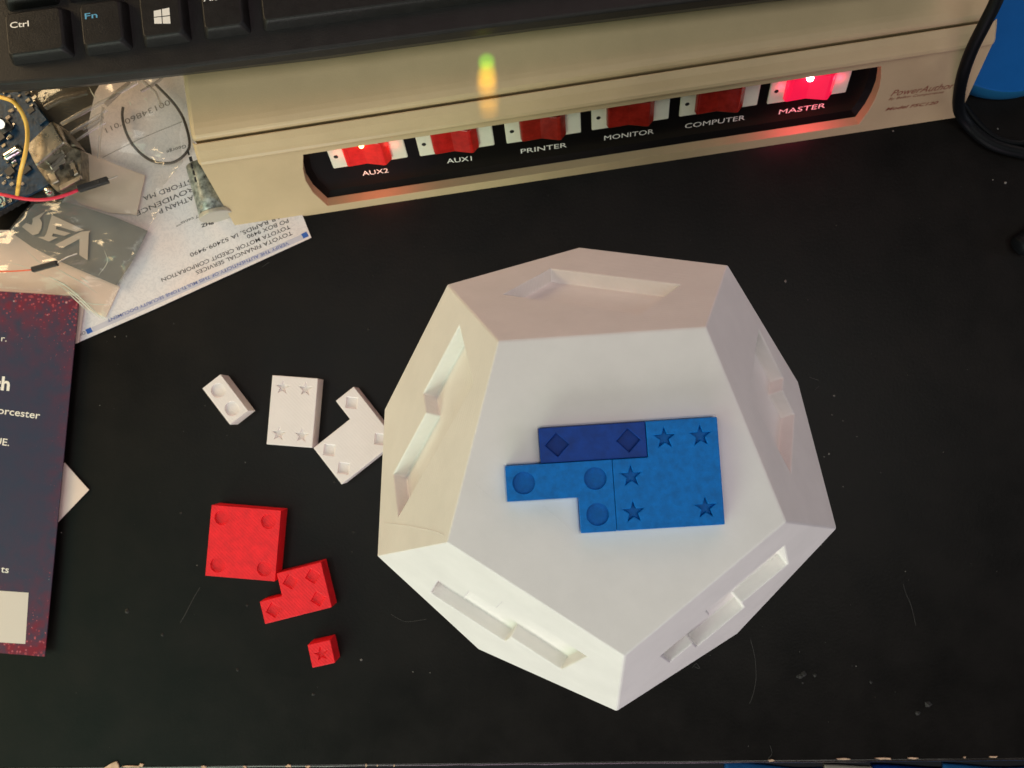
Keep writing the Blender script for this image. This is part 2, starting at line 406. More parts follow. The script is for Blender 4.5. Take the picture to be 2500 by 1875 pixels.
# rounded edge band, slightly proud
mb = MB(); nseg = 160; prof = [(0.0, -.0003), (.0004, 0.00005), (.0011, -.0002), (.0016, -.0010), (.0017, -.017), (0, -.0175)]
vs = []
for i in range(nseg + 1):
    q = d0.lerp(d1, i / nseg)
    wob = noise.noise(Vector((q.x * 90, 3, 0))) * .00025
    vs += [q + en * (a + (wob if k in (2, 3) else 0)) + UZ * (b + (wob if k == 2 else 0)) for k, (a, b) in enumerate(prof)]
np_ = len(prof)
mb.add(vs, [(i * np_ + k, i * np_ + k + 1, (i + 1) * np_ + k + 1, (i + 1) * np_ + k) for i in range(nseg) for k in range(np_ - 1)])
link('edge_band', mb.plain(), 'desk_edge', desk, smooth=True)
def chip_piece(x, y, wx, wy, seed):
    rnd = random.Random(seed); c = at(x, y, .0003); n = 9
    pts = [(c.x + wx * .000152 * math.cos(2 * math.pi * k / n) * rnd.uniform(.4, 1.1), c.y + wy * .000152 * math.sin(2 * math.pi * k / n) * rnd.uniform(.4, 1.1)) for k in range(n)]
    mb = MB(); slab(mb, pts, [], Vector((0, 0, .0005)), UX, UY, UZ, .0012); link('chip', mb.weld(), 'chip', desk)
def poly_piece(pxs, z, T, name, m, parent, **k): return link(name, flat(pxs, z, T), m, parent, **k)
poly_piece([(252, 1876), (268, 1866), (284, 1859), (289, 1868), (290, 1876)], .0006, .001, 'chip', 'chip', desk)
for k, (x, y, a, b) in enumerate([(320, 1871, 26, 3), (345, 1868, 9, 5), (497, 1872, 8, 4), (705, 1870, 9, 5), (598, 1872, 6, 3), (752, 1872, 7, 3),
        (894, 1869, 3, 5), (962, 1869, 3, 4), (922, 1869, 3, 3), (1883, 1857, 12, 4), (2058, 1853, 24, 2.6), (2155, 1852, 26, 3), (2230, 1851, 18, 2.4), (2355, 1849, 4, 3), (2425, 1848, 16, 2.4)]):
    chip_piece(x, y, a, b, k)

# floor and blue things glimpsed under the edge
mb = MB(); mb.add([(-2, -2, -.72), (2, -2, -.72), (2, 2, -.72), (-2, 2, -.72)], [(0, 1, 2, 3)])
fl = link('floor', mb.plain(), 'floor', loc=(0, 0, -.72)); fl['kind'] = 'structure'
def cloth(name, x0, x1, z, m, label, cat, seed):
    a = at(x0, 1852, z); b = at(x1, 1852, z); nx, ny = 24, 12; mb = MB(); vs = []
    for j in range(ny + 1):
        for i in range(nx + 1):
            x = a.x + (b.x - a.x) * i / nx; y = a.y - .0035 - .10 * j / ny
            vs.append((x, y, z + .006 * noise.noise(Vector((x * 30 + seed, y * 30, 0))) - .05 * (j / ny) ** 2))
    mb.add(vs, [(j * (nx + 1) + i, j * (nx + 1) + i + 1, (j + 1) * (nx + 1) + i + 1, (j + 1) * (nx + 1) + i) for j in range(ny) for i in range(nx)])
    o = link(name, mb.plain(), m, loc=(a.x, a.y, z), smooth=True); s = o.modifiers.new('thick', 'SOLIDIFY'); s.thickness = .004; s.offset = -1
    return tag(o, label, cat)
cloth('blue_cloth', 1775, 2012, -.06, 'bluecloth', 'blue cloth left of the pale patch below the desk edge', 'cloth', 1)
cloth('pale_cloth', 2014, 2128, -.058, 'palefilm', 'pale pinkish patch between two blue cloths below the desk edge', 'cloth', 2)
cloth('dark_cloth', 2130, 2306, -.065, 'navy', 'dark blue cloth right of the pale patch below the desk edge', 'cloth', 3)
cloth('blue_cloth', 2308, 2700, -.055, 'bluecloth', 'bright blue cloth in the bottom right corner below the desk edge', 'cloth', 4)

# ------------------------------------------------------------------ dodecahedron
E_ = 0.055
phi = (1 + 5 ** .5) / 2
R1 = E_ / (2 * math.sin(math.pi / 5)); R2 = R1 * phi
HH = 2.2270327288 * E_; DZ = .8506508084 * E_
A0 = 2.2638458
def ring(r, z, off): return [Vector((r * math.cos(A0 + (k + off) * 2 * math.pi / 5), r * math.sin(A0 + (k + off) * 2 * math.pi / 5), z)) for k in range(5)]
DV = ring(R1, HH, 0) + ring(R2, HH - DZ, 0) + ring(R2, DZ, .5) + ring(R1, 0, .5)
CELL = .00925; DEP = .0046
dod = thing('dodecahedron_puzzle', (0, 0, 0), 'large white dodecahedron with shape-shaped recesses in its faces and blue pieces on top', 'puzzle')
mb = MB()
Cc = Vector((0, 0, HH / 2))
def fframe(idx):
    P = [DV[i] for i in idx]; c = sum(P, Vector()) / 5; Z = (c - Cc).normalized()
    Y = (UZ - Z * Z.z); Y = Y.normalized() if Y.length > .1 else UY.copy(); X = Y.cross(Z)
    return c, X, Y, Z, [((p - c).dot(X), (p - c).dot(Y)) for p in P]
def walk(start, ang, steps):
    x, y = start; pts = []
    for (l, turn) in steps:
        pts.append((x * CELL_F, y * CELL_F)); x += l * math.cos(R(ang)); y += l * math.sin(R(ang)); ang += turn
    return pts
CELL_F = E_ / 6
holes = {
 4: walk((2.88, -.10), 236.2, [(3, -90), (5, -90), (3, -90), (5, -90)]),
 0: walk((-3.40, .62), -36.2, [(3, 90), (1, -90), (3, 90), (2, 90), (6, 90), (3, 90)]),
 3: walk((2.36, -2.30), 199.5, [(2, -90), (1, 90), (1, -90), (4, -90), (3, -90), (5, -90)]),
 1: [(x * CELL_F, y * CELL_F) for x, y in [(-2.62, -1.9), (.42, -1.9), (.42, -.95), (2.42, -.95), (2.42, 2.05), (-.6, 2.05), (-.6, 1.05), (-1.6, 1.05), (-1.6, .08), (-2.62, .08)]],
 2: [(x * CELL_F, y * CELL_F) for x, y in [(-2.34, -.92), (-1.36, -.92), (-1.36, -1.95), (.72, -1.95), (.72, -1.0), (2.74, -1.0), (2.74, 1.75), (-.34, 1.75), (-.34, .9), (-2.34, .9)]],
}
for k in range(5):
    c, X, Y, Z, out = fframe([k, 5 + k, 10 + k, 5 + (k + 1) % 5, (k + 1) % 5])
    sheet(mb, out, [(holes[k], DEP)], c, X, Y, Z)
for k in range(5):
    c, X, Y, Z, out = fframe([15 + k, 10 + k, 5 + (k + 1) % 5, 10 + (k + 1) % 5, 15 + (k + 1) % 5])
    sheet(mb, out, [], c, X, Y, Z)
# top: the 15-cell recess under the blue pieces, a hair smaller than them
g0 = Vector((.02861, -.01186, 0)); ga = math.atan2(.00241, .03709)
gX = Vector((math.cos(ga), math.sin(ga), 0)); gY = Vector((-gX.y, gX.x, 0))
gO = g0 - gX * 6 * CELL            # grid origin: column 0, row 0 (bottom row)
allc = [(1, 2), (2, 2), (3, 2), (4, 2), (5, 2), (0, 1), (1, 1), (2, 1), (3, 1), (4, 1), (5, 1), (2, 0), (3, 0), (4, 0), (5, 0)]
c, X, Y, Z, out = fframe([0, 1, 2, 3, 4])
hol = [((gO + gX * (i * CELL) + gY * (j * CELL) - c)) for i, j in cells_outline(allc)]
sheet(mb, out, [([(h.dot(X), h.dot(Y)) for h in hol], DEP)], c, X, Y, UZ)
mb.add([DV[15 + k] for k in range(5)], [(0, 1, 2, 3, 4)])
me = mb.weld(2e-6)
bm = bmesh.new(); bm.from_mesh(me); bmesh.ops.dissolve_limit(bm, angle_limit=R(1), verts=bm.verts, edges=bm.edges); bm.to_mesh(me); bm.free()
link('body', me, 'white', dod, bevel=.0005)
# stray filament ridges on the printed shell
def fil(pxs, z, r=.00004):
    link('filament_string', tube([at(x, y, z) for x, y in pxs], r, 5, 3).plain(), 'filament', dod)
fil([(1150, 1172), (1180, 1200), (1216, 1230)], HH)
fil([(1322, 1231), (1362, 1266), (1400, 1300)], HH)
c_, X_, Y_, Z_, o_ = fframe([0, 5, 10, 6, 1])
for pts in ([(936, 1276), (1000, 1285), (1060, 1297), (1085, 1308)],):
    link('filament_string', tube([hit(x, y, c_ + Z_ * .0001, Z_) for x, y in pts], .00004, 5, 3).plain(), 'filament', dod)

# ------------------------------------------------------------------ puzzle pieces
MD = .0017
def piece(name, O, X, Y, ztop, T, cells, marks, m, label, cat='puzzle piece', cs=CELL, part='block', gap=.00006):
    """cells in a grid from O along X, Y. marks = [(kind, i, j)]"""
    Z = UZ; mb = MB(); out = cells_outline(cells); md = {'block_white': .0008, 'red': .0009}.get(m, MD)
    # shrink by gap
    n = len(out); oo = []
    for k in range(n):
        a, b, c = Vector(out[k - 1]), Vector(out[k]), Vector(out[(k + 1) % n])
        d1_ = (b - a).normalized(); d2_ = (c - b).normalized()
        n1 = Vector((-d1_.y, d1_.x)); n2 = Vector((-d2_.y, d2_.x)); q = b * cs + (n1 + n2) * gap; oo.append((q.x, q.y))
    hs = []; ax = math.degrees(math.atan2(X.y, X.x))
    for kd, i, j in marks:
        c = ((i + .5) * cs, (j + .5) * cs)
        if kd == 'star': hs.append((star(c, cs * .30), md))
        elif kd == 'circle': hs.append((disc(c, cs * .315), md))
        elif kd == 'diamond': hs.append((disc(c, cs * .33, 4, 0), md))
    P = Vector((O.x, O.y, ztop)); slab(mb, oo, hs, P, X, Y, Z, T)
    o = link(name, mb.weld(), m, loc=(O.x, O.y, ztop - T), bevel=.00022)
    return tag(o, label, cat)
STAR_ROT = {}
ZT = HH + .0043; TP = ZT - (HH - DEP)
piece('puzzle_piece', gO, gX, gY, ZT - .0002, TP, [(1, 2), (2, 2), (3, 2)], [('diamond', 1, 2), ('diamond', 3, 2)], 'navy',
      'dark blue bar with two diamond marks, lying on top of the white dodecahedron')
piece('puzzle_piece', gO, gX, gY, ZT, TP, [(0, 1), (1, 1), (2, 1), (2, 0)], [('circle', 0, 1), ('circle', 2, 1), ('circle', 2, 0)], 'blue',
      'blue L-shaped piece with three round marks on top of the dodecahedron')
piece('puzzle_piece', gO, gX, gY, ZT, TP, [(4, 2), (5, 2), (3, 1), (4, 1), (5, 1), (3, 0), (4, 0), (5, 0)],
      [('star', 4, 2), ('star', 5, 2), ('star', 3, 1), ('star', 3, 0), ('star', 5, 0)], 'blue',
      'large blue piece with five star marks on top of the dodecahedron')
TZ = .0092
zw = lambda x, y: (450 + x * .24864, 860 + y * .24864)
zr = lambda x, y: (450 + x * .28939, 1200 + y * .28939)
def onDesk(o_px, x_px, flip=1):
    O = at(*o_px, TZ); X = (at(*x_px, TZ) - O); X.z = 0; X.normalize(); Y = Vector((-X.y, X.x, 0)) * flip
    return O, X, Y
# white 1x2
O, X, Y = onDesk(zw(175, 355), zw(445, 710))
piece('puzzle_piece', O, X, Y, TZ, TZ, [(0, 0), (1, 0)], [('circle', 0, 0), ('circle', 1, 0)], 'block_white',
      'small white two-cell piece with two round marks, leftmost of the white pieces', cs=.00915)
# white 2x3
O, X, Y = onDesk(zw(805, 905), zw(1260, 940))
piece('puzzle_piece', O, X, Y, TZ, TZ, [(i, j) for i in (0, 1) for j in (0, 1, 2)], [('star', 0, 0), ('star', 1, 0), ('star', 0, 2), ('star', 1, 2)], 'block_white',
      'white rectangular piece with four star marks, standing between the other two white pieces', cs=.00915)
# white P with diamonds: X along u1 (down right), Y along u2 (up right)
O, X, Y = onDesk(zw(1265, 940), zw(1540, 1295))
piece('puzzle_piece', O, X, Y, TZ, TZ, [(0, 0), (1, 0), (0, 1), (1, 1), (0, 2), (1, 2), (-1, 2)], [('diamond', 0, 0), ('diamond', 1, 0), ('diamond', 1, 2), ('diamond', -1, 2)], 'block_white',
      'white hooked piece with diamond marks reaching under the dodecahedron', cs=.00915)
# red 3x3
O, X, Y = onDesk(zr(175, 710), zr(765, 760))
piece('puzzle_piece', O, X, Y, TZ, TZ, [(i, j) for i in range(3) for j in range(3)], [('circle', 0, 0), ('circle', 2, 0), ('circle', 0, 2), ('circle', 2, 2)], 'red',
      'large square red piece with a round mark in each corner', cs=.00925)
# red P
O, X, Y = onDesk(zr(680, 1120), zr(1255, 975))
piece('puzzle_piece', O, X, Y, TZ, TZ, [(0, 0), (1, 0), (2, 0), (1, 1), (2, 1)], [('diamond', 0, 0), ('diamond', 2, 0), ('diamond', 1, 1), ('diamond', 2, 1)], 'red',
      'red five-cell piece with diamond marks touching the large red square', cs=.00905)
# red cube
O, X, Y = onDesk(zr(1080, 1490), zr(1280, 1445))
piece('puzzle_piece', O, X, Y, TZ, TZ, [(0, 0)], [('star', 0, 0)], 'red', 'tiny red cube with one star mark, lowest of the red pieces', cs=.0092)

# ------------------------------------------------------------------ power centre
sA = at(575, 553, 0); sB = at(2340, 286, 0)
SU = (sB - sA).normalized(); SW = Vector((SU.y, -SU.x, 0)); SL = (sB - sA).length
ps = thing('power_strip', sA, 'long beige power centre with a row of red rocker switches', 'power strip')
def S(u, w_, z): return sA + SU * u + SW * w_ + UZ * z
FN = (SW * .894 + UZ * .447).normalized(); FS = FN.cross(SU) * -1
FS = (UZ * .894 - SW * .447).normalized()
def f2(px, P=sA):          # pixel -> (u, v) on a plane parallel to the front
    q = hit(*px, P, FN) - P; return (q.dot(SU), q.dot(FS))
zf = lambda x, y: (1800 + x * .31646, y * .31646)
VT = .0365
lft = [f2(z2(395, 1060)), f2(z2(387, 1140)), f2(z2(405, 1220)), f2(z2(455, 1300)), f2(z2(553, 1390))]
rgt = [f2(zf(935, 960)), f2(zf(1010, 860)), f2(zf(1060, 770)), f2(zf(1095, 680)), f2(zf(1108, 600)), f2(zf(1100, 540))]
lft[0] = (lft[0][0], VT - .003); rgt[-1] = (rgt[-1][0], VT - .003)
hole = lft + rgt
LED = .0042
mb = MB(); sheet(mb, [(0, 0), (SL, 0), (SL, VT), (0, VT)], [], sA, SU, FS, FN)
mb = MB()
sheet(mb, [(0, 0), (SL, 0), (SL, VT), (0, VT)], [(hole, 2)], sA, SU, FS, FN)   # through opening
mb = MB()
v, f = cdt([(0, 0), (SL, 0), (SL, VT), (0, VT)], [hole]); mb.add([sA + SU * p.x + FS * p.y for p in v], f)
n = len(hole)
mb.add([sA + SU * p[0] + FS * p[1] for p in hole] + [sA + SU * p[0] + FS * p[1] - FN * LED for p in hole], [(i, (i + 1) % n, n + (i + 1) % n, n + i) for i in range(n)])
# shell: bulged lip, groove side and ends
top = VT * .894; wt = -VT * .447
lip = [(wt, top), (wt + .0005, top + .0002), (wt + .0011, top + .0010), (wt + .0010, top + .0020), (wt + .0002, top + .0029), (wt - .0008, top + .0034), (-.0195, .0375), (-.0219, .0386), (-.0223, .0383), (-.0223, .034)]
vs = []
NS = 2
us = (0, .0012, SL - .0012, SL)
for u in us:
    ins = .0010 if u in (0, SL) else 0
    vs += [S(u, a - ins, b - ins * .6) for a, b in lip]
nl = len(lip)
mb.add(vs, [(i * nl + k, i * nl + k + 1, (i + 1) * nl + k + 1, (i + 1) * nl + k) for i in range(len(us) - 1) for k in range(nl - 1)])
for u, ins in ((0, .0010), (SL, .0010)):
    mb.add([S(u, 0, 0)] + [S(u, a - ins, b - ins * .6) for a, b in lip] + [S(u, -.16, .034), S(u, -.16, 0)], [tuple(range(nl + 3))])
mb.add([S(0, -.16, 0), S(SL, -.16, 0), S(SL, -.16, .034), S(0, -.16, .034)], [(0, 1, 2, 3)])
link('housing', mb.weld(), 'beige', ps, bevel=.0006)
lidp = [(-.0233, .030), (-.0233, .0384), (-.0237, .0395), (-.0247, .0402), (-.027, .0405), (-.029, .0406), (-.158, .0406), (-.160, .039), (-.160, .030)]
mb = MB(); vs = []
us = (.0002, .0010, .0022, SL - .0022, SL - .0010, SL - .0002)
for i, u in enumerate(us):
    dn = (.0014, .0004, 0, 0, .0004, .0014)[i]
    vs += [S(u, a - dn * .5 * (1 if k < 4 else 0), b - dn) for k, (a, b) in enumerate(lidp)]
nl = len(lidp)
mb.add(vs, [(i * nl + k, i * nl + k + 1, (i + 1) * nl + k + 1, (i + 1) * nl + k) for i in range(len(us) - 1) for k in range(nl - 1)])
mb.add(vs[:nl], [tuple(range(nl))]); mb.add(vs[-nl:], [tuple(range(nl))])
lid = link('lid', mb.weld(), 'beige', ps, smooth=False, bevel=.0004)
# black label panel set back in the opening, with a sloping black rim
DP = .0058
def shrink(poly, d):
    out = []; n = len(poly)
    for k in range(n):
        a, b, c = Vector(poly[k - 1]), Vector(poly[k]), Vector(poly[(k + 1) % n])
        e1 = (b - a).normalized(); e2 = (c - b).normalized(); n1 = Vector((-e1.y, e1.x)); n2 = Vector((-e2.y, e2.x)); m_ = (n1 + n2) / max(.3, 1 + n1.dot(n2))
        out.append((b.x + m_.x * d, b.y + m_.y * d))
    return out
inn = shrink(hole, .0024)
PP = sA - FN * DP
mb = MB()
mb.add([sA + SU * p[0] + FS * p[1] - FN * LED for p in hole] + [PP + SU * p[0] + FS * p[1] for p in inn], [(i, (i + 1) % n, n + (i + 1) % n, n + i) for i in range(n)])
v, f = cdt(inn, []); mb.add([PP + SU * p.x + FS * p.y for p in v], f)
lp = link('label_panel', mb.weld(), 'black_gloss', ps, label='black recessed panel with white switch names')
for s, a, b in [('AUX2', z2(790, 1185), z2(965, 1163)), ('AUX1', z2(1360, 1102), z2(1527, 1082)), ('PRINTER', z2(1858, 1036), z2(2167, 992)),
                ('MONITOR', (1475, 342.3), (1595.7, 325.5)), ('COMPUTER', (1671.6, 313.3), (1818, 292)), ('MASTER', (1900.6, 279), (2013.6, 262.5))]:
    p0, p1 = hit(*a, PP, FN), hit(*b, PP, FN)
    text(s, p0, p1, FN, .00008, 'ink_white', lp, .0026)
sw = [((813.4, 405), (996.7, 381.6), 'lit', 'rocker_lit'), ((1025, 376), (1207.6, 351), 'dim', 'rocker_dim'), ((1236.5, 345.4), (1418, 320), None, 'rocker_off'),
      ((1443.8, 313.3), (1631, 286), None, 'rocker_off'), ((1656.7, 279.4), (1846.6, 253.6), None, 'rocker_off'), ((1871, 248.4), (2062.7, 223), 'master', 'rocker_master')]
for i, (a, b, st, rm) in enumerate(sw):
    (u0, v0), (u1, v1) = f2(a, PP), f2(b, PP); v0 = (v0 + v1) / 2; WD = u1 - u0; HB = .0165
    mb = MB(); slab(mb, [(u0, v0), (u1, v0), (u1, v0 + HB), (u0, v0 + HB)], [], PP + FN * .0011, SU, FS, FN, .0010)
    sb = link('rocker_switch', mb.weld(), 'bezel', ps, bevel=.0004,
              label={0: 'switch glowing red with a warm spark, above AUX2', 1: 'dimly lit red switch above AUX1', 5: 'brightly glowing pink-red switch above MASTER'}.get(i))
    ru0, ru1 = u0 + WD * .19, u0 + WD * .80; rw = ru1 - ru0; rv0, rv1 = v0 + .0016, v0 + .0135
    # prongy rocker: low at the left, dip in the middle, high at the right
    pr = [(0, 0), (.02, .0014), (.05, .0018), (.45, .0016), (.80, .0038), (.86, .0039), (.99, .0012), (1, 0)]
    B0 = PP + FN * .0011
    mb = MB(); k = len(pr)
    va = [B0 + SU * (ru0 + rw * x) + FS * rv0 + FN * h for x, h in pr]; vb = [q + FS * (rv1 - rv0) for q in va]
    mb.add(va + vb, [tuple(range(k)), tuple(range(k, 2 * k))] + [(q, q + 1, k + q + 1, k + q) for q in range(k - 1)])
    rk = link('rocker', mb.plain(), rm, sb, bevel=.0003)
    # raised inner frame lines on the rocker's pressed half
    for (x0, x1, y0, y1) in ((.08, .78, .0012, .0015), (.10, .12, .0015, .010)):
        h0 = .0018 if x1 < .5 else .0016
        mb = MB(); v, f = box(B0 + SU * (ru0 + rw * x0) + FS * (rv0 + y0) + FN * (h0 - .0001), SU, FS, FN, rw * (min(x1, .44) - x0), y1 - y0, .00018); mb.add(v, f)
        link('rib', mb.plain(), rm, sb)
    mb = MB(); v, f = cdt(disc((u0 + WD * .088, v0 + .0062), .00085, 18), []); mb.add([B0 + SU * p.x + FS * p.y + FN * .00006 for p in v], f)
    link('dot', mb.plain(), 'dot', sb)
    if st in ('lit', 'master'):
        px = z2(780, 985) if st == 'lit' else zf(563, 602)
        q = hit(*px, B0 + FN * .0022, FN)
        mb = bmesh.new(); bmesh.ops.create_icosphere(mb, subdivisions=2, radius=.0010 if st == 'lit' else .0014); me = bpy.data.meshes.new('mesh'); mb.to_mesh(me); mb.free()
        me.transform(Matrix.Translation(q)); link('neon_lamp', me, 'bulb_warm' if st == 'lit' else 'bulb_pink', sb, smooth=True)
        l = bpy.data.lights.new('neon_glow', 'AREA'); l.shape = 'RECTANGLE'; l.size = WD * .55; l.size_y = .0035
        l.energy = .0022 if st == 'lit' else .0036; l.color = (1, .16, .08) if st == 'lit' else (1, .045, .12)
        lo = bpy.data.objects.new('neon_glow', l); col.objects.link(lo); lo.location = PP + SU * ((ru0 + ru1) / 2) + FS * (v0 + .0012) + FN * .0056
        lo.rotation_euler = (-FS).to_track_quat('-Z', 'Y').to_euler()
        for sx in (-1, 1):      # light leaving the rocker's flanks onto the bezel
            l = bpy.data.lights.new('neon_side_glow', 'POINT'); l.energy = .00025 if st == 'lit' else .0005; l.color = (1, .12, .08) if st == 'lit' else (1, .05, .12); l.shadow_soft_size = .001
            lo = bpy.data.objects.new('neon_side_glow', l); col.objects.link(lo); lo.location = PP + SU * ((ru0 - .0016) if sx < 0 else (ru1 + .0020)) + FS * (v0 + .008) + FN * .0030
# print on the front
brp = sA + FN * .00006
def on_front(px): return hit(*px, sA, FN)
text('PowerAuthority', on_front(zf(1180, 742)), on_front(zf(1755, 668)), FN, .0001, 'ink_brown', ps, .0032, shear=.35)
text('By Belkin Components', on_front(zf(1165, 772)), on_front(zf(1590, 716)), FN, .0001, 'ink_brown', ps, .0012, shear=.3)
text('Model F5C120', on_front(zf(1140, 854)), on_front(zf(1545, 800)), FN, .0001, 'ink_brown', ps, .0016, shear=.3, bold=.02)
# reflection on the lid, imitated by added green and amber spot lamps
for (x, y, deg, en, c) in [(1189, 152, 2.6, 1.1, (.22, 1, .01)), (1190, 172, 2.8, .7, (.8, .9, .01)), (1190, 190, 3.2, 1.05, (1, .62, .01)), (1190, 210, 3.2, .95, (1, .56, .01)), (1192, 245, 3.4, .5, (1, .52, .02)), (1192, 268, 3.0, .4, (1, .52, .02))]:
    p = at(x, y, .039); spot('reflection_spot', p, p + Vector((-.01, -.05, .16)), deg, en, c)

# ------------------------------------------------------------------ keyboard
KT, KB = .056, .0435
kf_top = [(-90, 216), (0, 207), (217, 190), (434, 167), (535, 154), (800, 119), (1023, 89), (1300, 53), (1700, 3), (2000, -34), (2300, -70)]
kf_bot = [(-90, 236), (0, 228), (217, 211), (434, 186), (535, 174), (800, 144), (1023, 113), (1300, 76), (1700, 27), (2000, -10), (2300, -46)]
a = [at(x, y, KT) for x, y in kf_top]; b = [at(x, y, KB) for x, y in kf_bot]; m_ = [(p + q) / 2 + Vector((0, -.0016, .002)) for p, q in zip(a, b)]
a2 = [p + Vector((0, .0012, .0002)) for p in a]
kx = (at(640, 78, KT) - at(40, 158, KT)); kx.z = 0; kx.normalize(); ky = Vector((-kx.y, kx.x, 0))
kb = thing('keyboard', at(700, 60, KB), 'black computer keyboard resting across the top of the beige power centre', 'keyboard')
bk = [p + Vector((0, .14, 0)) for p in a2]; bkb = [Vector((p.x, p.y, KB)) for p in bk]
mb = MB(); n = len(a); rows = [b, m_, a, a2, bk, bkb]
mb.add(sum(rows, []), [(r * n + i, r * n + i + 1, (r + 1) * n + i + 1, (r + 1) * n + i) for r in range(5) for i in range(n - 1)] + [(i, i + 1, 5 * n + i + 1, 5 * n + i) for i in range(n - 1)])
mb.add([r[0] for r in rows], [tuple(range(6))]); mb.add([r[-1] for r in rows], [tuple(range(6))])
link('case', mb.weld(), 'kb_deck', kb, bevel=.0005)
def rrect(x0, y0, x1, y1, r, seg=4):
    pts = []
    for cx, cy, a_ in ((x1 - r, y1 - r, 0), (x0 + r, y1 - r, 90), (x0 + r, y0 + r, 180), (x1 - r, y0 + r, 270)):
        pts += [(cx + r * math.cos(R(a_ + 90 * k / seg)), cy + r * math.sin(R(a_ + 90 * k / seg))) for k in range(seg + 1)]
    return pts
KH = .0050
def key(bl, wd, ht=.0172):
    O = at(*bl, KT); ins = .0013
    lo = rrect(0, 0, wd, ht, .0012); hi = rrect(ins, ins * 1.1, wd - ins, ht - ins * .7, .0018); md = [(l[0] * .35 + h[0] * .65, l[1] * .35 + h[1] * .65) for l, h in zip(lo, hi)]
    hi2 = rrect(ins + .0006, ins * 1.1 + .0006, wd - ins - .0006, ht - ins * .7 - .0006, .0014)
    n = len(lo); mb = MB()
    L3 = [[O + kx * p[0] + ky * p[1] + UZ * z for p in q] for q, z in ((lo, -.0005), (lo, .0006), (md, KH * .72), (hi, KH - .0005), (hi2, KH))]
    mb.add(sum(L3, []), [(r * n + i, r * n + (i + 1) % n, (r + 1) * n + (i + 1) % n, (r + 1) * n + i) for r in range(4) for i in range(n)] + [tuple(range(4 * n, 5 * n))])
    o = link('key', mb.plain(), 'key', kb, smooth=False)
    for p in o.data.polygons: p.use_smooth = True
    o.modifiers.new('n', 'WEIGHTED_NORMAL')
    # dark well round the key
    mb = MB(); q = rrect(-.0007, -.0007, wd + .0007, ht + .0007, .0016); v, f = cdt(q, []); mb.add([O + kx * p.x + ky * p.y + UZ * .00012 for p in v], f)
    link('key_well', mb.plain(), 'black_gloss', kb)
    return o
kC = key((32.5, 161), .0222); kF = key((213, 138), .0165); kW = key((356, 118), .0165); kA = key((504, 98), .0160); kS = key((646, 78), .115)
# the row above, just cut by the frame
up = at(32.5, 161, KT) + ky * .0195
def px_of(p):
    d = MC.transposed() @ (p - CAM); return (1250 + FPX * d.x / -d.z, 937.5 - FPX * d.y / -d.z)
key(px_of(up), .0188); 
for k in range(6): key(px_of(up + kx * (.0222 + k * .0196)), .0165)
ZK = KT + KH
def ktext(s, a_, b_, m, k, h, bold=0.0): text(s, at(*a_, ZK), at(*b_, ZK), UZ, .00008, m, k, h, bold=bold)
ktext('Ctrl', (25, 69), (71, 64), 'ink_white', kC, .0021, .01); ktext('Fn', (208, 47), (238.5, 43), 'ink_cyan', kF, .0021, .01); ktext('Alt', (497, 4), (531, 0), 'ink_white', kA, .0021, .01)
lg = [(375.4, 27), (413.4, 18.8), (416.6, 58), (377, 58)]     # four-pane window mark
def bil(u, v):
    t = Vector(lg[0]).lerp(Vector(lg[1]), u); q = Vector(lg[3]).lerp(Vector(lg[2]), u); r = t.lerp(q, v); return at(r.x, r.y, ZK) + UZ * .00008
for u0 in (0, .53):
    for v0 in (0, .53):
        uw = (.47 if u0 == 0 else .47); mb = MB(); mb.add([bil(u0, v0), bil(u0 + uw, v0), bil(u0 + uw, v0 + .47), bil(u0, v0 + .47)], [(0, 1, 2, 3)]); link('window_mark', mb.plain(), 'ink_white', kW)

# ------------------------------------------------------------------ clutter, left: cheque
chq = thing('cheque', at(500, 640, 0), 'pink security cheque with upside-down printed address sticking out from under the power centre', 'cheque')
poly_piece([(760, 580), (372, 757), (190, 836), (120, 760), (110, 560), (160, 480), (228, 400), (214, 310), (232, 225), (300, 110), (560, 60), (741, 532)], .0007, .0003, 'sheet', 'cheque', chq)
zc = .0007
def ctext(s, a_, b_, m, h, **k): text(s, at(*a_, zc), at(*b_, zc), UZ, .00006, m, chq, h, **k)
mb = flat([(739, 571), (224, 799), (228, 811), (743, 583)], zc + .00003, .00002); link('lilac_band', mb, 'band', chq)
ctext('VERIFY THE AUTHENTICITY OF THIS MULTI-TONE SECURITY DOCUMENT', (703, 590), (261, 780), 'ink_blue', .00135, bold=.012)
ctext('CHECK', (207, 808), (178, 821), 'ink_black', .00135)
for c in ((745, 573.5), (218, 807)):
    x, y = c; poly_piece([(x - 10, y - 2), (x + 3, y - 8), (x + 9, y + 3), (x - 4, y + 9)], zc + .00006, .00003, 'blue_square', 'ink_blue2', chq)
ctext('TOYOTA FINANCIAL SERVICES', (711, 564), (477, 662), 'ink_black', .0017, bold=.002)
ctext('TOYOTA MOTOR CREDIT CORPORATION', (706, 549), (393, 680), 'ink_black', .0017, bold=.002)
ctext('PO BOX 9490', (702, 534), (601.6, 574), 'ink_black', .0017, bold=.002)
ctext('CEDAR RAPIDS, IA 52409-9490', (722, 508), (462.8, 619), 'ink_black', .0017, bold=.002)
ctext('17 cents**', (488, 522), (428, 548), 'ink_black', .0013)
ctext('PHZ', (520, 539), (490, 548), 'ink_black', .0014, bold=.03)
ctext('NATHAN P', (484.5, 470), (386, 512), 'ink_black', .0021)
ctext('PROVIDENCE', (482, 450), (330, 517), 'ink_black', .0021)
ctext('WESTFORD MA', (500, 425), (348, 480), 'ink_black', .0021)
ctext('00134860', (412, 243), (303, 292), 'ink_faint', .0024)
ctext('"011', (296, 295), (256, 314), 'ink_faint', .0022)
ctext('George', (453, 353), (406, 368), 'ink_black', .0014)
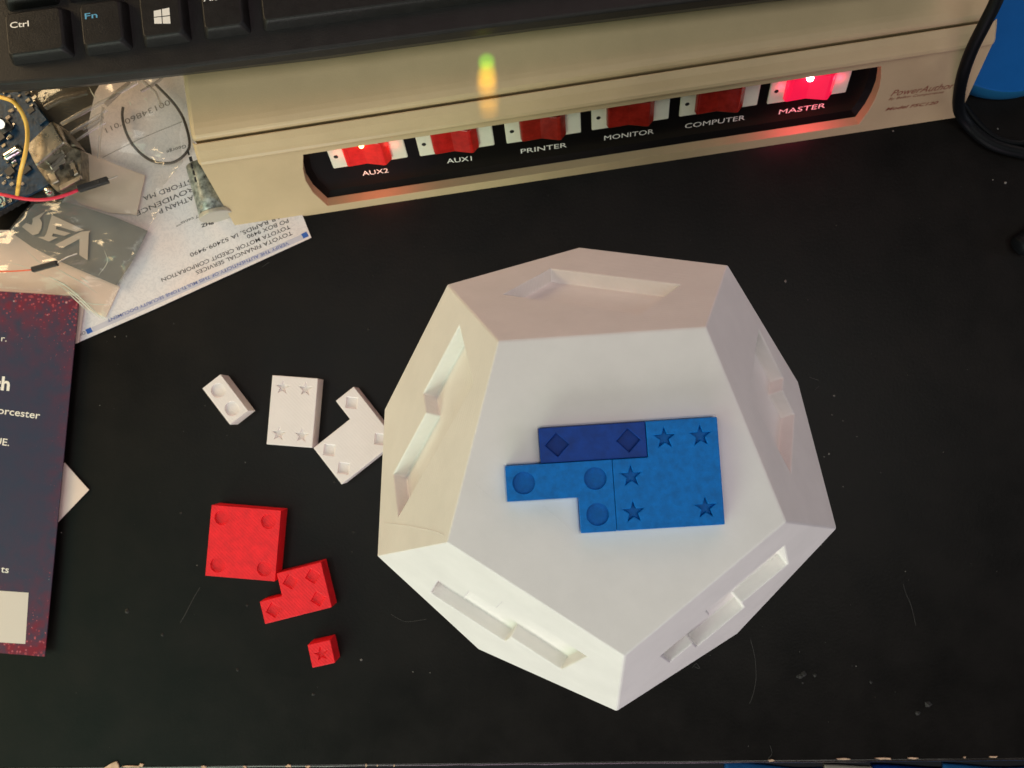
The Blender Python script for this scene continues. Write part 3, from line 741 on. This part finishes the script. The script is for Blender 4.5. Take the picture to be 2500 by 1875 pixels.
link('printed_line', tube([at(445, 297, zc), at(340, 340, zc), at(250, 385, zc)], .00012, 4, 2).plain(), 'ink_faint', chq)
# pale sheet under the bag
o = poly_piece([(-90, 560), (25, 562), (292, 700), (258, 775), (190, 745), (-90, 722)], .0015, .0004, 'paper_sheet', 'slip', None, loc=at(60, 650, .0011))
tag(o, 'pale pink paper under the lower end of the clear bag', 'paper')
o = poly_piece([(150, 372), (205, 370), (300, 408), (354, 428), (333, 524), (270, 520), (195, 498), (150, 450)], .0022, .0005, 'paper_slip', 'slip', None, loc=at(260, 450, .0017))
tag(o, 'pale slip with square corner inside the clear bag, under the red jumper wire', 'paper')

# clear bag
bag = thing('plastic_bag', at(250, 500, 0), 'crumpled clear plastic bag with a grey printed band lying over the cheque', 'plastic bag')
def crumple(pxs, z, amp, freq, m, name, step=.0022, seed=0, dirn=32, edge=.3):
    pts = [at(x, y, z) for x, y in pxs]; out = [(p.x, p.y) for p in pts]
    xs = [p[0] for p in out]; ys = [p[1] for p in out]; ex = []
    ca, sa = math.cos(R(dirn)), math.sin(R(dirn))
    x = min(xs)
    while x < max(xs):
        y = min(ys)
        while y < max(ys):
            q = (x + random.uniform(-.3, .3) * step, y + random.uniform(-.3, .3) * step)
            if inside(q, out): ex.append(q)
            y += step
        x += step
    v, f = cdt(out, [], ex); V3 = []
    for p in v:
        s, t = (p.x * ca - p.y * sa), (p.x * sa + p.y * ca)
        h = noise.noise(Vector((s * freq * .35, t * freq * 1.8, seed))) + .5 * noise.noise(Vector((s * freq * .9, t * freq * 4.5, seed + 5)))
        h2 = abs(noise.noise(Vector((p.x * freq * .8, p.y * freq * .8, seed + 9))))
        V3.append(Vector((p.x, p.y, z + amp * (.5 + .5 * h - .6 * h2))))
    mb = MB(); mb.add(V3, f); return link(name, mb.plain(), m, bag, smooth=True)
crumple([(90, 170), (200, 150), (350, 130), (452, 160), (457, 250), (440, 330), (452, 400), (402, 455), (398, 505), (362, 564), (300, 690), (258, 782), (200, 735), (100, 712), (-90, 700), (-90, 600), (24, 562), (80, 500)],
        .0070, .0040, 60, 'film', 'film', seed=3)
gp = crumple([(24, 565), (80, 604), (150, 640), (285, 697), (330, 630), (362, 564), (280, 530), (200, 504), (160, 495), (87, 499), (55, 530)], .0034, .0010, 45, 'greyfilm', 'printed_band', seed=4)
def letter(pts, nm='printed_letter'):
    P = [at(*z2b(x, y), .0066) for x, y in pts]; mb = MB(); out = [(p.x, p.y) for p in P]
    v, f = cdt(out, []); mb.add([(p.x, p.y, .0046) for p in v], f); link(nm, mb.plain(), 'palefilm', gp)
letter([(885, 795), (1005, 855), (1300, 695), (1295, 970), (1435, 1060), (1455, 600), (1485, 560), (1330, 570), (1200, 635)])
letter([(590, 665), (780, 742), (930, 672), (830, 650), (850, 605), (1040, 645), (1145, 600), (895, 530), (910, 475), (1240, 575), (1380, 545), (830, 290), (790, 420), (740, 600), (700, 660)])
letter([(320, 490), (390, 425), (485, 458), (505, 400), (500, 350), (720, 230), (620, 350), (665, 420), (650, 520), (600, 610), (500, 632)])
# folds of the bag mouth and pale ridges that paint the highlights on its wrinkles
M['fold'] = film_mat('pale_bag_fold', (.62, .54, .47), .42, .22, (60, .4), .3)
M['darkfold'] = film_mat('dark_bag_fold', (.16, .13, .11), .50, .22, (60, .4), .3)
M['crease_glint'] = mat('bag_glint', (.74, .76, .68), .14, .8, bump=(300, .4))
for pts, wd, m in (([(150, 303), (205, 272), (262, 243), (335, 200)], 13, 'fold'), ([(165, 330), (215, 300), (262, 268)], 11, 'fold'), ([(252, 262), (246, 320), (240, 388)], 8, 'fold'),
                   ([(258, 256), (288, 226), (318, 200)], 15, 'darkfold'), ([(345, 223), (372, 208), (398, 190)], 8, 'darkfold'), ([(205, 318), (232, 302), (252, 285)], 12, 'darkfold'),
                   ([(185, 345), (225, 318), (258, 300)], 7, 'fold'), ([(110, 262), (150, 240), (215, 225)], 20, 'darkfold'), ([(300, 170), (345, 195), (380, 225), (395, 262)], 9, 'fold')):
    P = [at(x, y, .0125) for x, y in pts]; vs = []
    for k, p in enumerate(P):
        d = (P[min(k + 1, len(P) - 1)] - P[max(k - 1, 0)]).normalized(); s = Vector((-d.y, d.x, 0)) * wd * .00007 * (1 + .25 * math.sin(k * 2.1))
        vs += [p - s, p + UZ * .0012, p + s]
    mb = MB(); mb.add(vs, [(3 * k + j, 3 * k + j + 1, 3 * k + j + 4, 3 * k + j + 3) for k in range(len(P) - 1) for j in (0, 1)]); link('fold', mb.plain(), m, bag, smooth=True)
for pts, r in (([(118, 642), (160, 668), (200, 690), (238, 716)], .00022), ([(120, 675), (165, 700), (205, 735), (250, 778)], .00042), ([(135, 690), (178, 718), (215, 752), (245, 778)], .00030),
               ([(150, 700), (185, 732), (222, 768)], .00026), ([(196, 676), (208, 684), (217, 690)], .00030), ([(190, 735), (225, 742), (266, 744)], .00022), ([(60, 606), (95, 640), (130, 660)], .00016),
               ([(255, 612), (262, 640), (240, 672)], .00012), ([(20, 640), (70, 655), (118, 682)], .00014), ([(217, 213), (228, 232), (236, 243)], .00022), ([(314, 246), (318, 252), (320, 258)], .00020), ([(350, 244), (356, 240), (358, 250)], .00016)):
    link('crease_glint', tube([at(x, y, .0072 if y > 400 else .0132) for x, y in pts], lambda q, r=r: r * (.25 + .75 * math.sin(math.pi * min(.98, max(.02, q)))), 6, 4).plain(), 'crease_glint', bag, smooth=True)
# elastic loop under the bag
z3p = [(640, 520), (628, 640), (645, 770), (700, 940), (780, 1090), (880, 1210), (1020, 1320), (1150, 1375), (1290, 1395), (1440, 1375), (1560, 1300), (1640, 1210), (1675, 1120), (1660, 960), (1580, 700), (1460, 500), (1310, 330), (1150, 170)]
o = link('elastic_loop', tube([at(*z3b(x, y), .0034) for x, y in z3p], .00058, 8, 4).plain(), 'elastic', loc=at(400, 330, .003), smooth=True)
tag(o, 'thin dark elastic loop lying on the cheque under the clear bag', 'elastic band')

# battery tucked beside the power centre
bt = thing('battery', at(520, 500, 0), 'silver-ended cylinder with green printed sleeve by the left end of the power centre', 'battery')
q0 = at(*z4b(1050, 572), .0072); q1 = at(*z4b(900, 10), .0072); dv = (q1 - q0).normalized()
link('sleeve', tube([q0 + dv * .0006, (q0 + q1) / 2, q1], .0066, 24, 2).plain(), 'shelf', bt, smooth=True)
link('end_cap', cyl(q0 - dv * .0009, q0 + dv * .0008, .0068, 28), 'cap', bt, bevel=.0003)
for k in range(5):
    c = q0 + dv * (.012 + k * .0028) + Vector((-.003, 0, .0060)); mb = MB(); v, f = box(c, dv, Vector((dv.y, -dv.x, 0)), UZ, .0020, .0007 + .0005 * (k % 2), .0002); mb.add(v, f); link('green_print', mb.plain(), 'chip_black', bt)

# ------------------------------------------------------------------ circuit board
PZ = .0125
pcb = thing('circuit_board', at(40, 400, 0), 'blue circuit board with a shiny metal socket and small components at the left edge', 'circuit board')
poly_piece([(-160, 300), (30, 172), (113, 290), (190, 405), (110, 455), (39, 491), (-100, 566)], PZ, .0016, 'board', 'pcb', pcb)
def zbq(x, y, z): return at(*zb(x, y), z)
# big socket: metal can (top outline) with folded edge
def can(top, z, T, m, name, par, bev=.0004): return link(name, flat([zb(*p) for p in top], z, T), m, par, bevel=bev)
us = can([(620, 455), (770, 722), (425, 1005), (300, 760)], .026, .0130, 'metal', 'metal_socket', pcb, .0007)
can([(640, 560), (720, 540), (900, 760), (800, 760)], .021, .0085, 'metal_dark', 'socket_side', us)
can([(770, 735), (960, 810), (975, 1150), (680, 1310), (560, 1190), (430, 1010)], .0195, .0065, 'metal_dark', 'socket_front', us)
for pts, z in (([(600, 1010), (760, 900), (790, 950), (640, 1070)], .0202), ([(820, 960), (870, 930), (930, 1090), (880, 1120)], .0203), ([(560, 1100), (640, 1060), (700, 1180), (620, 1220)], .0201),
               ([(700, 1240), (960, 1110), (970, 1150), (720, 1290)], .0204)):
    can(pts, z, .0012, 'metal', 'socket_tab', us, .0002)
can([(590, 1000), (760, 850), (790, 880), (610, 1040)], .0207, .0008, 'silver', 'socket_tab', us, .0002)
can([(820, 1060), (860, 1040), (880, 1110), (840, 1130)], .0206, .0004, 'dot', 'socket_slot', us, .0)
can([(700, 1000), (740, 980), (750, 1030), (715, 1050)], .0206, .0004, 'dot', 'socket_slot', us, .0)
link('crystal', tube([zbq(60, 905, PZ + .002), zbq(150, 850, PZ + .0022), zbq(250, 790, PZ + .002)], .0019, 14, 3).plain(), 'silver', pcb, smooth=True)
link('capacitor', cyl(zbq(-10, 510, PZ), zbq(-10, 500, PZ + .005), .0022, 20), 'silver', pcb, bevel=.0003)
link('capacitor_base', cyl(zbq(-10, 510, PZ), zbq(-10, 510, PZ + .0012), .0029, 20), 'chip_black', pcb)
link('metal_pin', tube([zbq(600, 1345, PZ - .002), zbq(590, 1320, PZ + .003), zbq(580, 1290, PZ + .006)], .0016, 12, 3).plain(), 'silver', pcb, smooth=True)
rnd = random.Random(4)
for k in range(46):
    x, y = rnd.uniform(0, 470), rnd.uniform(80, 1250)
    if 300 < x and y > 560: x -= 280
    if 60 < x < 260 and 730 < y < 960: continue
    c = zbq(x, y, PZ); s = rnd.uniform(.0005, .0013); a_ = Vector((math.cos(R(38)), math.sin(R(38)), 0)); b_ = Vector((-a_.y, a_.x, 0)); v, f = box(c, a_, b_, UZ, s * 1.6, s, .0007); mb = MB(); mb.add(v, f)
    link('component', mb.plain(), rnd.choice(['smd', 'smd', 'silver', 'chip_black', 'metal_dark']), pcb)
for (x, y, sx, sy) in ((60, 640, .005, .004), (-60, 780, .006, .006), (370, 400, .0028, .0022), (120, 1140, .0035, .003), (300, 1120, .004, .0022)):
    c = zbq(x, y, PZ); v, f = box(c, a_, b_, UZ, sx, sy, .0012); mb = MB(); mb.add(v, f); link('chip', mb.plain(), 'chip_black', pcb, bevel=.0001)
can([(330, 350), (430, 290), (560, 450), (470, 520)], PZ + .0009, .001, 'pcb', 'raised_pad', pcb, .0002)
mb = MB(); cc = zbq(-20, 1420, PZ + .00012); o1, i1 = disc((cc.x, cc.y), .0028, 28), disc((cc.x, cc.y), .0021, 28); v, f = cdt(o1, [i1]); mb.add([(p.x, p.y, cc.z) for p in v], f); link('printed_ring', mb.plain(), 'ring_ink', pcb)
mb = MB(); i2, i3 = disc((cc.x, cc.y), .0013, 20), disc((cc.x, cc.y), .0008, 20); v, f = cdt(i2, [i3]); mb.add([(p.x, p.y, cc.z) for p in v], f); link('printed_ring', mb.plain(), 'ring_ink', pcb)
for k in range(9):
    p = at(42 - k * 15, 488 + k * 8.4, PZ); v, f = box(p, a_, b_, UZ, .0014, .0014, .0010); mb = MB(); mb.add(v, f); link('solder_pin', mb.plain(), 'silver', pcb)
    v, f = box(p - UZ * .0035 - b_ * .001, a_, b_, UZ, .0024, .0022, .0030); mb = MB(); mb.add(v, f); link('header_block', mb.plain(), 'chip_black', pcb)

# jumper wires
def jumper(name, pts, r, m, label, hs, he, pin, hw, z, win=False):
    t = thing(name, hs, label, 'wire')
    link('sleeve', tube(pts, r, 12, 6).plain(), m, t, smooth=True)
    if he is not None:
        d = (he - hs).normalized(); s = Vector((-d.y, d.x, 0)); n_ = d.cross(s) * 1
        if n_.z < 0: n_ = -n_
        v, f = box(hs - s * hw / 2 - n_ * hw / 2, d, s, n_, (he - hs).length, hw, hw); mb = MB(); mb.add(v, f)
        h = link('connector_housing', mb.plain(), 'chip_black', t, bevel=.0003)
        if win:
            v, f = box(hs + d * (he - hs).length * .62 - s * hw * .18 + n_ * (hw / 2 - .0002), d, s, n_, .0014, .0010, .0003); mb = MB(); mb.add(v, f); link('contact', mb.plain(), 'silver', h)
        link('pin', tube([he] + pin, .00030, 8, 2).plain(), 'metal', t)
    return t
jumper('jumper_wire', [zbq(-60, 170, .030), zbq(60, 195, .032), zbq(170, 245, .033), zbq(260, 365, .032), zbq(318, 520, .030), zbq(325, 690, .0305), zbq(295, 880, .030), zbq(245, 1080, .026), zbq(205, 1340, .014)],
       .00078, 'yellow', 'yellow jumper wire arching over the blue circuit board', zbq(205, 1340, .014), None, [], 0, 0)
jumper('jumper_wire', [zbq(-60, 1325, .021), zbq(120, 1362, .021), zbq(300, 1395, .0205), zbq(480, 1405, .020), zbq(650, 1385, .019), zbq(800, 1340, .018), zbq(935, 1285, .017)],
       .00066, 'red_wire', 'red jumper wire with black connector and bare pin below the circuit board', zbq(935, 1280, .017), zbq(1290, 1165, .016), [zbq(1400, 1122, .0155)], .0024, 0, True)
def z2q(x, y, z): return at(*z2b(x, y), z)
jumper('jumper_wire', [z2q(-80, 1262, .013), z2q(100, 1262, .013), z2q(300, 1255, .0128), z2q(540, 1235, .0125)],
       .00030, 'orange_wire', 'thin orange wire with black connector lying on the clear bag', z2q(545, 1235, .0125), z2q(970, 1120, .0125), [z2q(1060, 1060, .012), z2q(1180, 1000, .0115), z2q(1300, 960, .011)], .0021, 0)

# ------------------------------------------------------------------ flyer and paper at the left
ftr = at(193, 723, .004); fbr = at(109, 1603, .004); fX = (at(193, 723, .004) - at(0, 711, .004)).normalized(); fY = (ftr - fbr).normalized()
me = MB(); pts = [(0, 0), (-.05, .0), (-.05, -(ftr - fbr).length), (0, -(ftr - fbr).length)]
fly = bpy.data.objects.new('flyer', None); bpy.data.objects.remove(fly)
fly = thing('flyer', ftr, 'dark slate and red speckled flyer with white lettering at the left edge', 'flyer')
fly.rotation_euler = (0, 0, math.atan2(fX.y, fX.x))
Rz = Matrix.Rotation(fly.rotation_euler.z, 3, 'Z')
fl_ = Rz.transposed() @ (fbr - ftr)
mb = MB(); slab(mb, [(0, 0), (-.055, 0), (-.055 + fl_.x, fl_.y), (fl_.x, fl_.y)], [], Vector((0, 0, 0)), UX, UY, UZ, .0005)
sheet_o = bpy.data.objects.new('sheet', mb.weld()); col.objects.link(sheet_o); sheet_o.data.materials.append(M['flyer']); sheet_o.parent = fly
def fl_pt(x, y): return Rz.transposed() @ (at(x, y, .004) - ftr)
def ftext(s, a_, b_, h, bold=0.0, m='ink_white'):
    o = text(s, fl_pt(*a_) + ftr, fl_pt(*b_) + ftr, UZ, .00008, m, None, h, bold=bold)
    o.data.transform(Matrix.Translation(-ftr)); o.location = (0, 0, 0); o.parent = fly
ftext('r.', (3, 833), (16, 834), .0026)
ftext('ch', (-19, 950), (23, 953), .0056, .03)
ftext('Worcester', (-38, 1005), (97, 1023), .0030, .008)
ftext('UE.', (-14, 1084), (22, 1089), .0029, .008)
ftext('ts', (2, 1397), (21, 1399), .0028, .008)
mb = MB(); q = [fl_pt(*p) for p in ((-60, 1438), (70, 1447), (62, 1572), (-66, 1564))]; mb.add([p + UZ * .00006 for p in q], [(0, 1, 2, 3)])
o = bpy.data.objects.new('blank_patch', mb.plain()); col.objects.link(o); o.data.materials.append(M['qr_patch']); o.parent = fly
o = poly_piece([(158, 1130), (217, 1196), (138, 1278), (60, 1260), (60, 1150)], .0012, .0004, 'paper_note', 'card', None, loc=at(150, 1200, .0008))
tag(o, 'white paper corner poking out from under the dark flyer', 'paper')
o = poly_piece([(180, 724), (206, 738), (192, 836), (150, 850), (100, 800)], .0019, .0004, 'paper_note', 'slip', None, loc=at(170, 790, .0015))
tag(o, 'small grey-pink paper edge between the flyer corner and the cheque', 'paper')
sup = MB(); slab(sup, [(-.045, -.01), (-.012, -.01), (-.024, -.12), (-.05, -.12)], [], ftr * 1 + UZ * -.0006, UX, UY, UZ, .003)
o = link('booklet', sup.weld(), 'chip_black', loc=ftr - UZ * .0036); tag(o, 'thin dark booklet hidden beneath the speckled flyer', 'booklet')

# ------------------------------------------------------------------ right edge: blue tub, cables
tb = thing('blue_tub', at(2480, 60, 0), 'round bright blue plastic tub beside the right end of the power centre', 'tub')
cz = .009; rc = at(2462, 20, cz); rr_ = (at(2455, 226, cz) - rc).length
segs = 72; mb = MB(); prof = [(rr_ * .985, 0), (rr_ * 1.0, .0015), (rr_ * 1.0, cz - .0012), (rr_ * .99, cz - .0002), (rr_ * .975, cz), (0.0, cz)]
vs = []
for r_, z_ in prof: vs += [Vector((rc.x + r_ * math.cos(2 * math.pi * k / segs), rc.y + r_ * math.sin(2 * math.pi * k / segs), z_)) for k in range(segs)]
top_mb = MB(); n = segs
mb.add(vs[:4 * n], [(r * n + i, r * n + (i + 1) % n, (r + 1) * n + (i + 1) % n, (r + 1) * n + i) for r in range(3) for i in range(n)] + [tuple(range(n))])
link('side', mb.weld(), 'bluerim', tb, smooth=True)
top_mb.add(vs[3 * n:5 * n], [(i, (i + 1) % n, n + (i + 1) % n, n + i) for i in range(n)] + [tuple(range(n, 2 * n))])
link('lid', top_mb.weld(), 'bluebox', tb, smooth=False)
zr5 = lambda x, y, z: at(2200 + x * .2712, y * .2712, z)
cb = link('black_cable', tube([zr5(930, -200, .062), zr5(850, 20, .058), zr5(745, 230, .052), zr5(640, 440, .044), zr5(560, 660, .034), zr5(522, 850, .020), zr5(525, 1000, .008), zr5(600, 1120, .0030), zr5(740, 1250, .0026), zr5(900, 1330, .0026), zr5(1200, 1400, .0026)],
                             .0022, 14, 8).plain(), 'black_rubber', loc=at(2342, 280, 0), smooth=True)
tag(cb, 'thick black cable hanging over the right end of the power centre', 'cable')
cb = link('black_cable', tube([zr5(520, 900, .004), zr5(600, 1000, .002), zr5(700, 1120, .0016), zr5(830, 1230, .0016), zr5(980, 1285, .0016), zr5(1200, 1290, .0016)], .0013, 10, 6).plain(), 'black_rubber', loc=at(2400, 320, 0), smooth=True)
tag(cb, 'thin black cable curving along the desk below the blue tub', 'cable')
cb = link('cable_plug', tube([at(2560, 560, .004), at(2520, 580, .004), at(2492, 598, .004), at(2482, 604, .004)], lambda t: .0042 - .0020 * max(0, t - .8) * 5 * .8, 14, 4).plain(), 'black_rubber', loc=at(2500, 590, 0), smooth=True)
tag(cb, 'rounded black plug end at the right edge of the desk', 'plug')

# ------------------------------------------------------------------ dust, hairs and smears on the desk
mb = MB(); rnd = random.Random(11)
def fleck(x, y, s, z=.00012):
    c = at(x, y, 0); n = rnd.randint(4, 7); s *= .000164
    mb.add([(c.x + s * rnd.uniform(.5, 1) * math.cos(2 * math.pi * k / n), c.y + s * rnd.uniform(.5, 1) * math.sin(2 * math.pi * k / n), z) for k in range(n)] + [(c.x, c.y, z + s * .5)],
           [(k, (k + 1) % n, n) for k in range(n)])
for q in [(2036, 966, 3), (2031, 1013, 2), (2058, 1027, 2), (2024, 1108, 3.2), (2012, 1115, 2), (2092, 1066, 1.6), (2058, 1188, 1.6), (244, 990, 2.4), (281, 822, 2.5), (309, 821, 1.8), (481, 1380, 2.2), (599, 1129, 2.4),
          (2424, 439, 3), (2454, 446, 4), (2436, 315, 3), (2180, 320, 3), (1918, 687, 5), (2210, 1395, 2), (882, 1611, 4), (1008, 1640, 2), (1050, 1642, 2), (715, 1503, 2), (150, 1300, 2), (2090, 1626, 2), (2005, 1330, 2)]: fleck(*q)
for k in range(70):
    x, y = rnd.uniform(150, 2500), rnd.uniform(450, 1840)
    fleck(x, y, rnd.choice([.5, .6, .7, .9, 1.2]))
o = link('dust', mb.plain(), 'dust', kind='stuff'); o['label'] = 'pale dust flecks scattered over the black desk'
mb = MB(); rnd = random.Random(5)
for q in [(1955, 1650, 9), (1962, 1646, 11), (1948, 1652, 5), (1990, 1648, 6), (310, 1492, 8), (580, 1635, 6), (765, 1695, 5), (2265, 1720, 12), (2240, 1740, 8)]: fleck(*q, z=.00006)
for k in range(30): fleck(rnd.uniform(200, 2450), rnd.uniform(600, 1830), rnd.uniform(2, 6), z=.00005)
o = link('smears', mb.plain(), 'dust_dim', kind='stuff'); o['label'] = 'faint dull smears on the black desk'
def hair(pts, label, r=.00007, m='hair'):
    p = [at(x, y, .00015) for x, y in pts]; o = link('lint_hair', tube(p, r, 5, 4).plain(), m, loc=p[0]); tag(o, label, 'lint', 'hairs of lint on the desk')
hair([(488, 1434), (470, 1465), (452, 1500), (440, 1520)], 'straight pale lint hair left of the red pieces')
hair([(1832, 1560), (1842, 1600), (1846, 1650), (1840, 1690), (1830, 1718)], 'long pale lint hair right of the dodecahedron foot', .00006)
hair([(2205, 1425), (2212, 1450), (2225, 1480), (2236, 1528)], 'thin bent lint hair near the right side of the desk', .00005)
hair([(1690, 1630), (1700, 1620), (1708, 1632), (1696, 1628)], 'tiny curled lint hair by the foot of the dodecahedron', .00006)
hair([(955, 1500), (975, 1512), (995, 1518), (1040, 1512)], 'wavy dim lint hair below the left side of the dodecahedron', .00005)
hair([(1975, 920), (1988, 925), (1998, 928)], 'short lint hair right of the dodecahedron, upper of two', .00006)
hair([(1990, 952), (1996, 946), (2000, 942)], 'short lint hair right of the dodecahedron, lower of two', .00006)
hair([(1880, 1820), (1885, 1838), (1878, 1850), (1870, 1862)], 'crinkled lint hair standing at the desk edge', .00005)
hair([(640, 652), (650, 645), (658, 640)], 'short lint hair just below the cheque edge', .00005)
hair([(450, 660), (430, 658), (420, 668)], 'faint lint hair lying on the lower part of the cheque', .00003)
